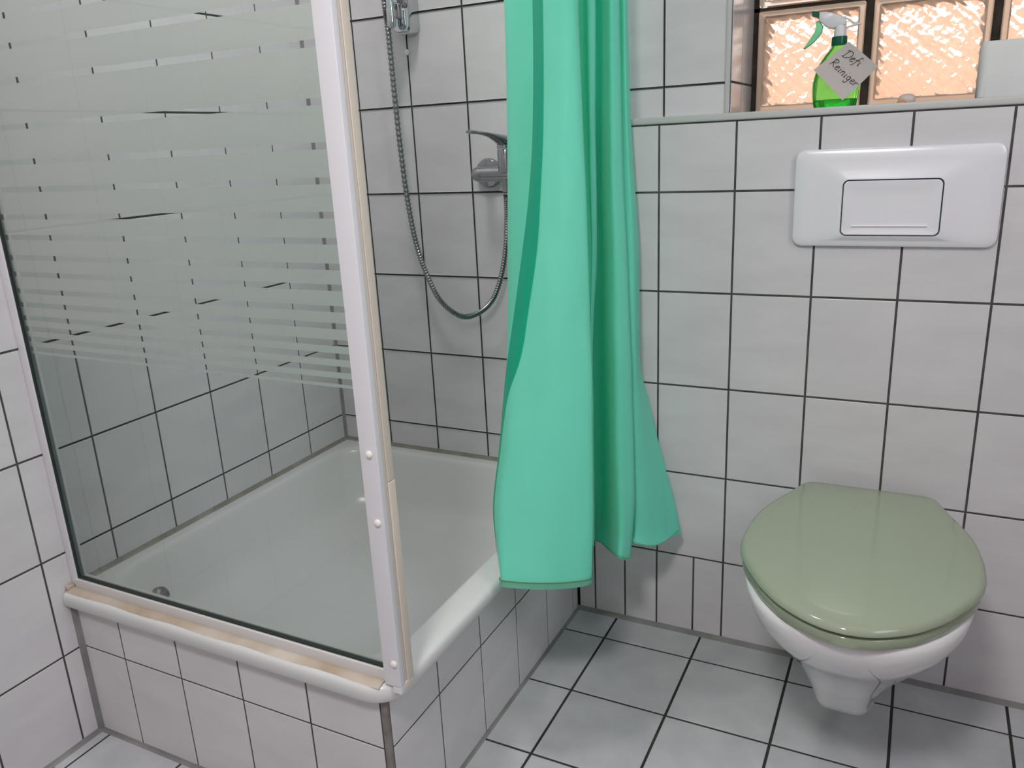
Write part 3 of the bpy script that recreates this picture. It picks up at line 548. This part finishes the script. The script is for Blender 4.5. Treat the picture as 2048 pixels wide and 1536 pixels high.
mb = MB(); mb.loft([el(*a) for a in PROF], 0, True, True); bt_ = mb.build('bottle_body', 'green_pet', sb, smooth=60)
mb = MB(); mb.loft([el(cx, hx - .0022, hy - .0022, z + (.0018 if i == 0 else 0)) for i, (cx, hx, hy, z) in enumerate(PROF[:3])] + [el(1.2605, .0380, .0243, 1.1735)], 0, True, True); mb.build('liquid', 'green_liquid', sb, smooth=60)
mb = MB(); mb.lathe([(.0138, .0), (.0142, .002), (.0138, .016), (.012, .0165)], (1.262, YB, 1.2685), (0, 0, 1), 28); mb.build('collar', 'dark_green', sb, smooth=40)
def extr(name, m, pts, hw, parent, bev=.0025):
    n = len(pts); cx = sum(p[0] for p in pts) / n; cz = sum(p[1] for p in pts) / n; loops = []
    for y, s_ in ((-hw, 1 - bev / .02), (-hw + bev, 1.0), (hw - bev, 1.0), (hw, 1 - bev / .02)): loops.append([(cx + (x - cx) * s_, YB + y, cz + (z - cz) * s_) for x, z in pts])
    mb = MB(); mb.loft(loops, 0, True, True); return mb.build(name, m, parent, smooth=40)
hd = MB(); hd.lathe([(.0112, .0), (.0108, .014), (.0088, .028), (.006, .034)], (1.2625, YB, 1.2850), (0, 0, 1), 24)
HP = [(1.2238, 1.3300), (1.2353, 1.3296), (1.2450, 1.3270), (1.2547, 1.3233), (1.2673, 1.3180), (1.2715, 1.3116), (1.2722, 1.3040), (1.2560, 1.3010), (1.2500, 1.2985), (1.2420, 1.3005), (1.2325, 1.3074), (1.2235, 1.3165)]
n = len(HP); cx = sum(p[0] for p in HP) / n; cz = sum(p[1] for p in HP) / n
hd.loft([[(cx + (x - cx) * s_, YB + y, cz + (z - cz) * s_) for x, z in HP] for y, s_ in ((-.010, .86), (-.0085, .97), (-.006, 1), (.006, 1), (.0085, .97), (.010, .86))], 0, True, True)
hd.tube(cat([(1.2690, YB, 1.3170), (1.2771, YB, 1.3123), (1.2850, YB, 1.3065), (1.2970, YB, 1.3036), (1.2871, YB, 1.3028), (1.2791, YB, 1.3010), (1.2700, YB, 1.2985)], 5), .0018, 8)
hd = hd.build('spray_head', 'head_white', sb, smooth=45)
extr('nozzle', 'dark_green', [(1.2109, 1.3338), (1.2241, 1.3322), (1.2235, 1.3190), (1.2107, 1.3243)], .008, hd)
extr('trigger', 'trigger', [(1.2189, 1.3149), (1.2244, 1.3157), (1.2319, 1.3061), (1.2304, 1.2954), (1.2253, 1.2877), (1.2162, 1.2776), (1.1998, 1.2673), (1.1983, 1.2688), (1.2075, 1.2811), (1.2153, 1.2928), (1.2196, 1.3033)], .0055, hd, .0015)
# the note
A_, B_, C_, D_ = (Vector((x, -.0125, z)) for x, z in ((1.2228, 1.2275), (1.2817, 1.2717), (1.3347, 1.2246), (1.2773, 1.1698)))
def npt(u, v, h=0.0):                                            # u along the writing, v up the page
    p = (A_ * (1 - u) + D_ * u) * (1 - v) + (B_ * (1 - u) + C_ * u) * v
    return Vector((p.x, p.y - .004 * (2 * v - 1) ** 2 - .006 * max(0, u + v - 1.2) ** 2 - h, p.z))
nt_ = thing('paper_note', npt(.5, .5), 'square paper note with handwriting stuck slanted on the green spray bottle', 'note')
mb = MB(); K = 10
mb.loft([[npt(u / K, v / K)[:] for u in range(K + 1)] for v in range(K + 1)], 0, closed=False); mb.loft([[npt(u / K, v / K, -.0004)[:] for u in range(K + 1)] for v in range(K + 1)], 0, closed=False)
M['paper'] = mat('note_paper', (0.56, 0.51, 0.49), 0.7); M['ink'] = mat('grey_black_ink', (0.03, 0.04, 0.045), 0.6)
mb.build('paper_sheet', 'paper', nt_, smooth=60)
GL = {  # pen strokes, x in letter widths, y: 0 base, .5 x-height, 1 cap
 'D': ([[(.22, .95), (.14, .5), (.06, .03)], [(-.02, .86), (.25, 1.0), (.60, .93), (.74, .62), (.62, .25), (.30, .0), (-.05, .03)]], .85),
 'e': ([[(.02, .24), (.30, .34), (.38, .46), (.25, .54), (.08, .40), (.04, .16), (.18, .0), (.42, .12)]], .50),
 'f': ([[(.48, .92), (.40, 1.0), (.30, .85), (.20, .40), (.08, -.22), (-.04, -.34)], [(.02, .46), (.44, .52)]], .46),
 'i': ([[(.14, .48), (.08, .2), (.10, .0), (.20, .06)], [(.22, .78), (.235, .81)]], .32),
 'R': ([[(.20, .95), (.12, .5), (.04, .0)], [(.02, .86), (.25, 1.02), (.52, .92), (.48, .66), (.16, .48), (.30, .32), (.56, .02)]], .68),
 'n': ([[(.06, .48), (.04, .0)], [(.05, .30), (.22, .50), (.34, .44), (.32, .0), (.42, .06)]], .52),
 'g': ([[(.40, .44), (.22, .52), (.06, .34), (.10, .08), (.28, .10), (.38, .44)], [(.39, .46), (.34, .0), (.26, -.36), (.08, -.44), (.0, -.30)]], .54),
 'r': ([[(.06, .48), (.05, .0)], [(.05, .30), (.20, .50), (.40, .48)]], .46)}
def write(mb, text, u0, u1, v0, dv, sz):
    tot = sum(GL[ch][1] for ch in text); x = 0
    for ch in text:
        for st in GL[ch][0]:
            pts = [(u0 + (u1 - u0) * (x + a) / tot + 0, v0 + dv * (x + a) / tot + b * sz) for a, b in st]
            P = cat([(p[0], p[1], 0) for p in pts], 6); mb.tube([npt(p.x, p.y, .0007) for p in P], .00055, 6)
        x += GL[ch][1]
mb = MB(); write(mb, 'Defi', .17, .66, .665, .07, .20); write(mb, 'Reiniger', .12, .99, .35, .02, .19)
mb.build('handwriting', 'ink', nt_)
# white block and a small pebble-like blob
M['paper_white'] = mottle(mat('soft_white_paper', rough=0.8), (0.66, 0.67, 0.66), (0.72, 0.73, 0.73), 8)
mb = MB()
mb.loft([[(x, y, z) for x, y in rrect(1.4970 + d, 1.6100 - d, -.030 + d, .085 - d, .014)] for z, d in ((LEDGE, .002), (LEDGE + .003, 0), (LEDGE + .045, .0), (LEDGE + .0885, -.0006), (LEDGE + .0925, .001), (LEDGE + .0935, .005))], 0, True, True)
tag(mb.build('towel_pack', 'paper_white', smooth=40, loc=(1.553, .03, LEDGE)), 'plain matt white block like a paper towel pack on the right end of the ledge', 'paper towels')
pb = thing('pebble', (1.385, -.045, LEDGE), 'small pale rounded pebble-like lump lying on the ledge between bottle and white block', 'pebble')
M['pebble'] = mat('pale_translucent_wax', (0.72, 0.62, 0.56), 0.35, trans=0.2); M['amber'] = mat('amber_spot', (0.55, 0.26, 0.09), 0.4)
mb = MB(); mb.loft([[(1.387 + r * math.cos(2 * PI * k / 20) * 1.1, -.045 + r * .8 * math.sin(2 * PI * k / 20), LEDGE + h) for k in range(20)] for r, h in ((.010, 0), (.0128, .003), (.0132, .007), (.0118, .0115), (.008, .0148), (.003, .0162))], 0, True, True)
mb.build('lump', 'pebble', pb, smooth=70)
mb = MB(); mb.loft([[(1.379 + r * math.cos(2 * PI * k / 16), -.0535 + r * .7 * math.sin(2 * PI * k / 16), LEDGE + h) for k in range(16)] for r, h in ((.007, 0), (.0078, .002), (.006, .0045), (.002, .006))], 0, True, True)
mb.build('amber_patch', 'amber', pb, smooth=70)['label'] = 'amber brown patch'

# ------------------------------------------------------------------ ceiling lamp, added shower lamp and added side window frame
dl = thing('added_shower_lamp', (SHOWER_FILL[0], SHOWER_FILL[1], RZ), 'small round ceiling downlight above the shower tray', 'lamp')  # housing of the added shower fill, out of view
mb = MB(); mb.lathe([(.15, .0), (.15, -.02), (.135, -.045), (.118, -.046)], (SHOWER_FILL[0], SHOWER_FILL[1], RZ), (0, 0, 1), 32, caps=False); mb.build('lamp_housing', 'post', dl, smooth=40)
cl = thing('ceiling_lamp', (LAMP[0], LAMP[1], RZ), 'round flat white ceiling lamp behind the camera', 'lamp')
mb = MB(); mb.lathe([(.20, .0), (.20, -.03), (.19, -.085), (.165, -.088)], (LAMP[0], LAMP[1], RZ), (0, 0, 1), 40, caps=False); mb.build('lamp_housing', 'post', cl, smooth=40)
mb = MB()
for (a, b, c, d) in ((wy - .37, wy - .335, wz - .47, wz + .47), (wy + .335, wy + .37, wz - .47, wz + .47), (wy - .335, wy + .335, wz - .47, wz - .435), (wy - .335, wy + .335, wz + .435, wz + .47)): mb.box(RX - .01, RX + .05, a, b, c, d)
structure(mb.build('added_window_frame', 'post'))  # invented frame around the added side light, out of view
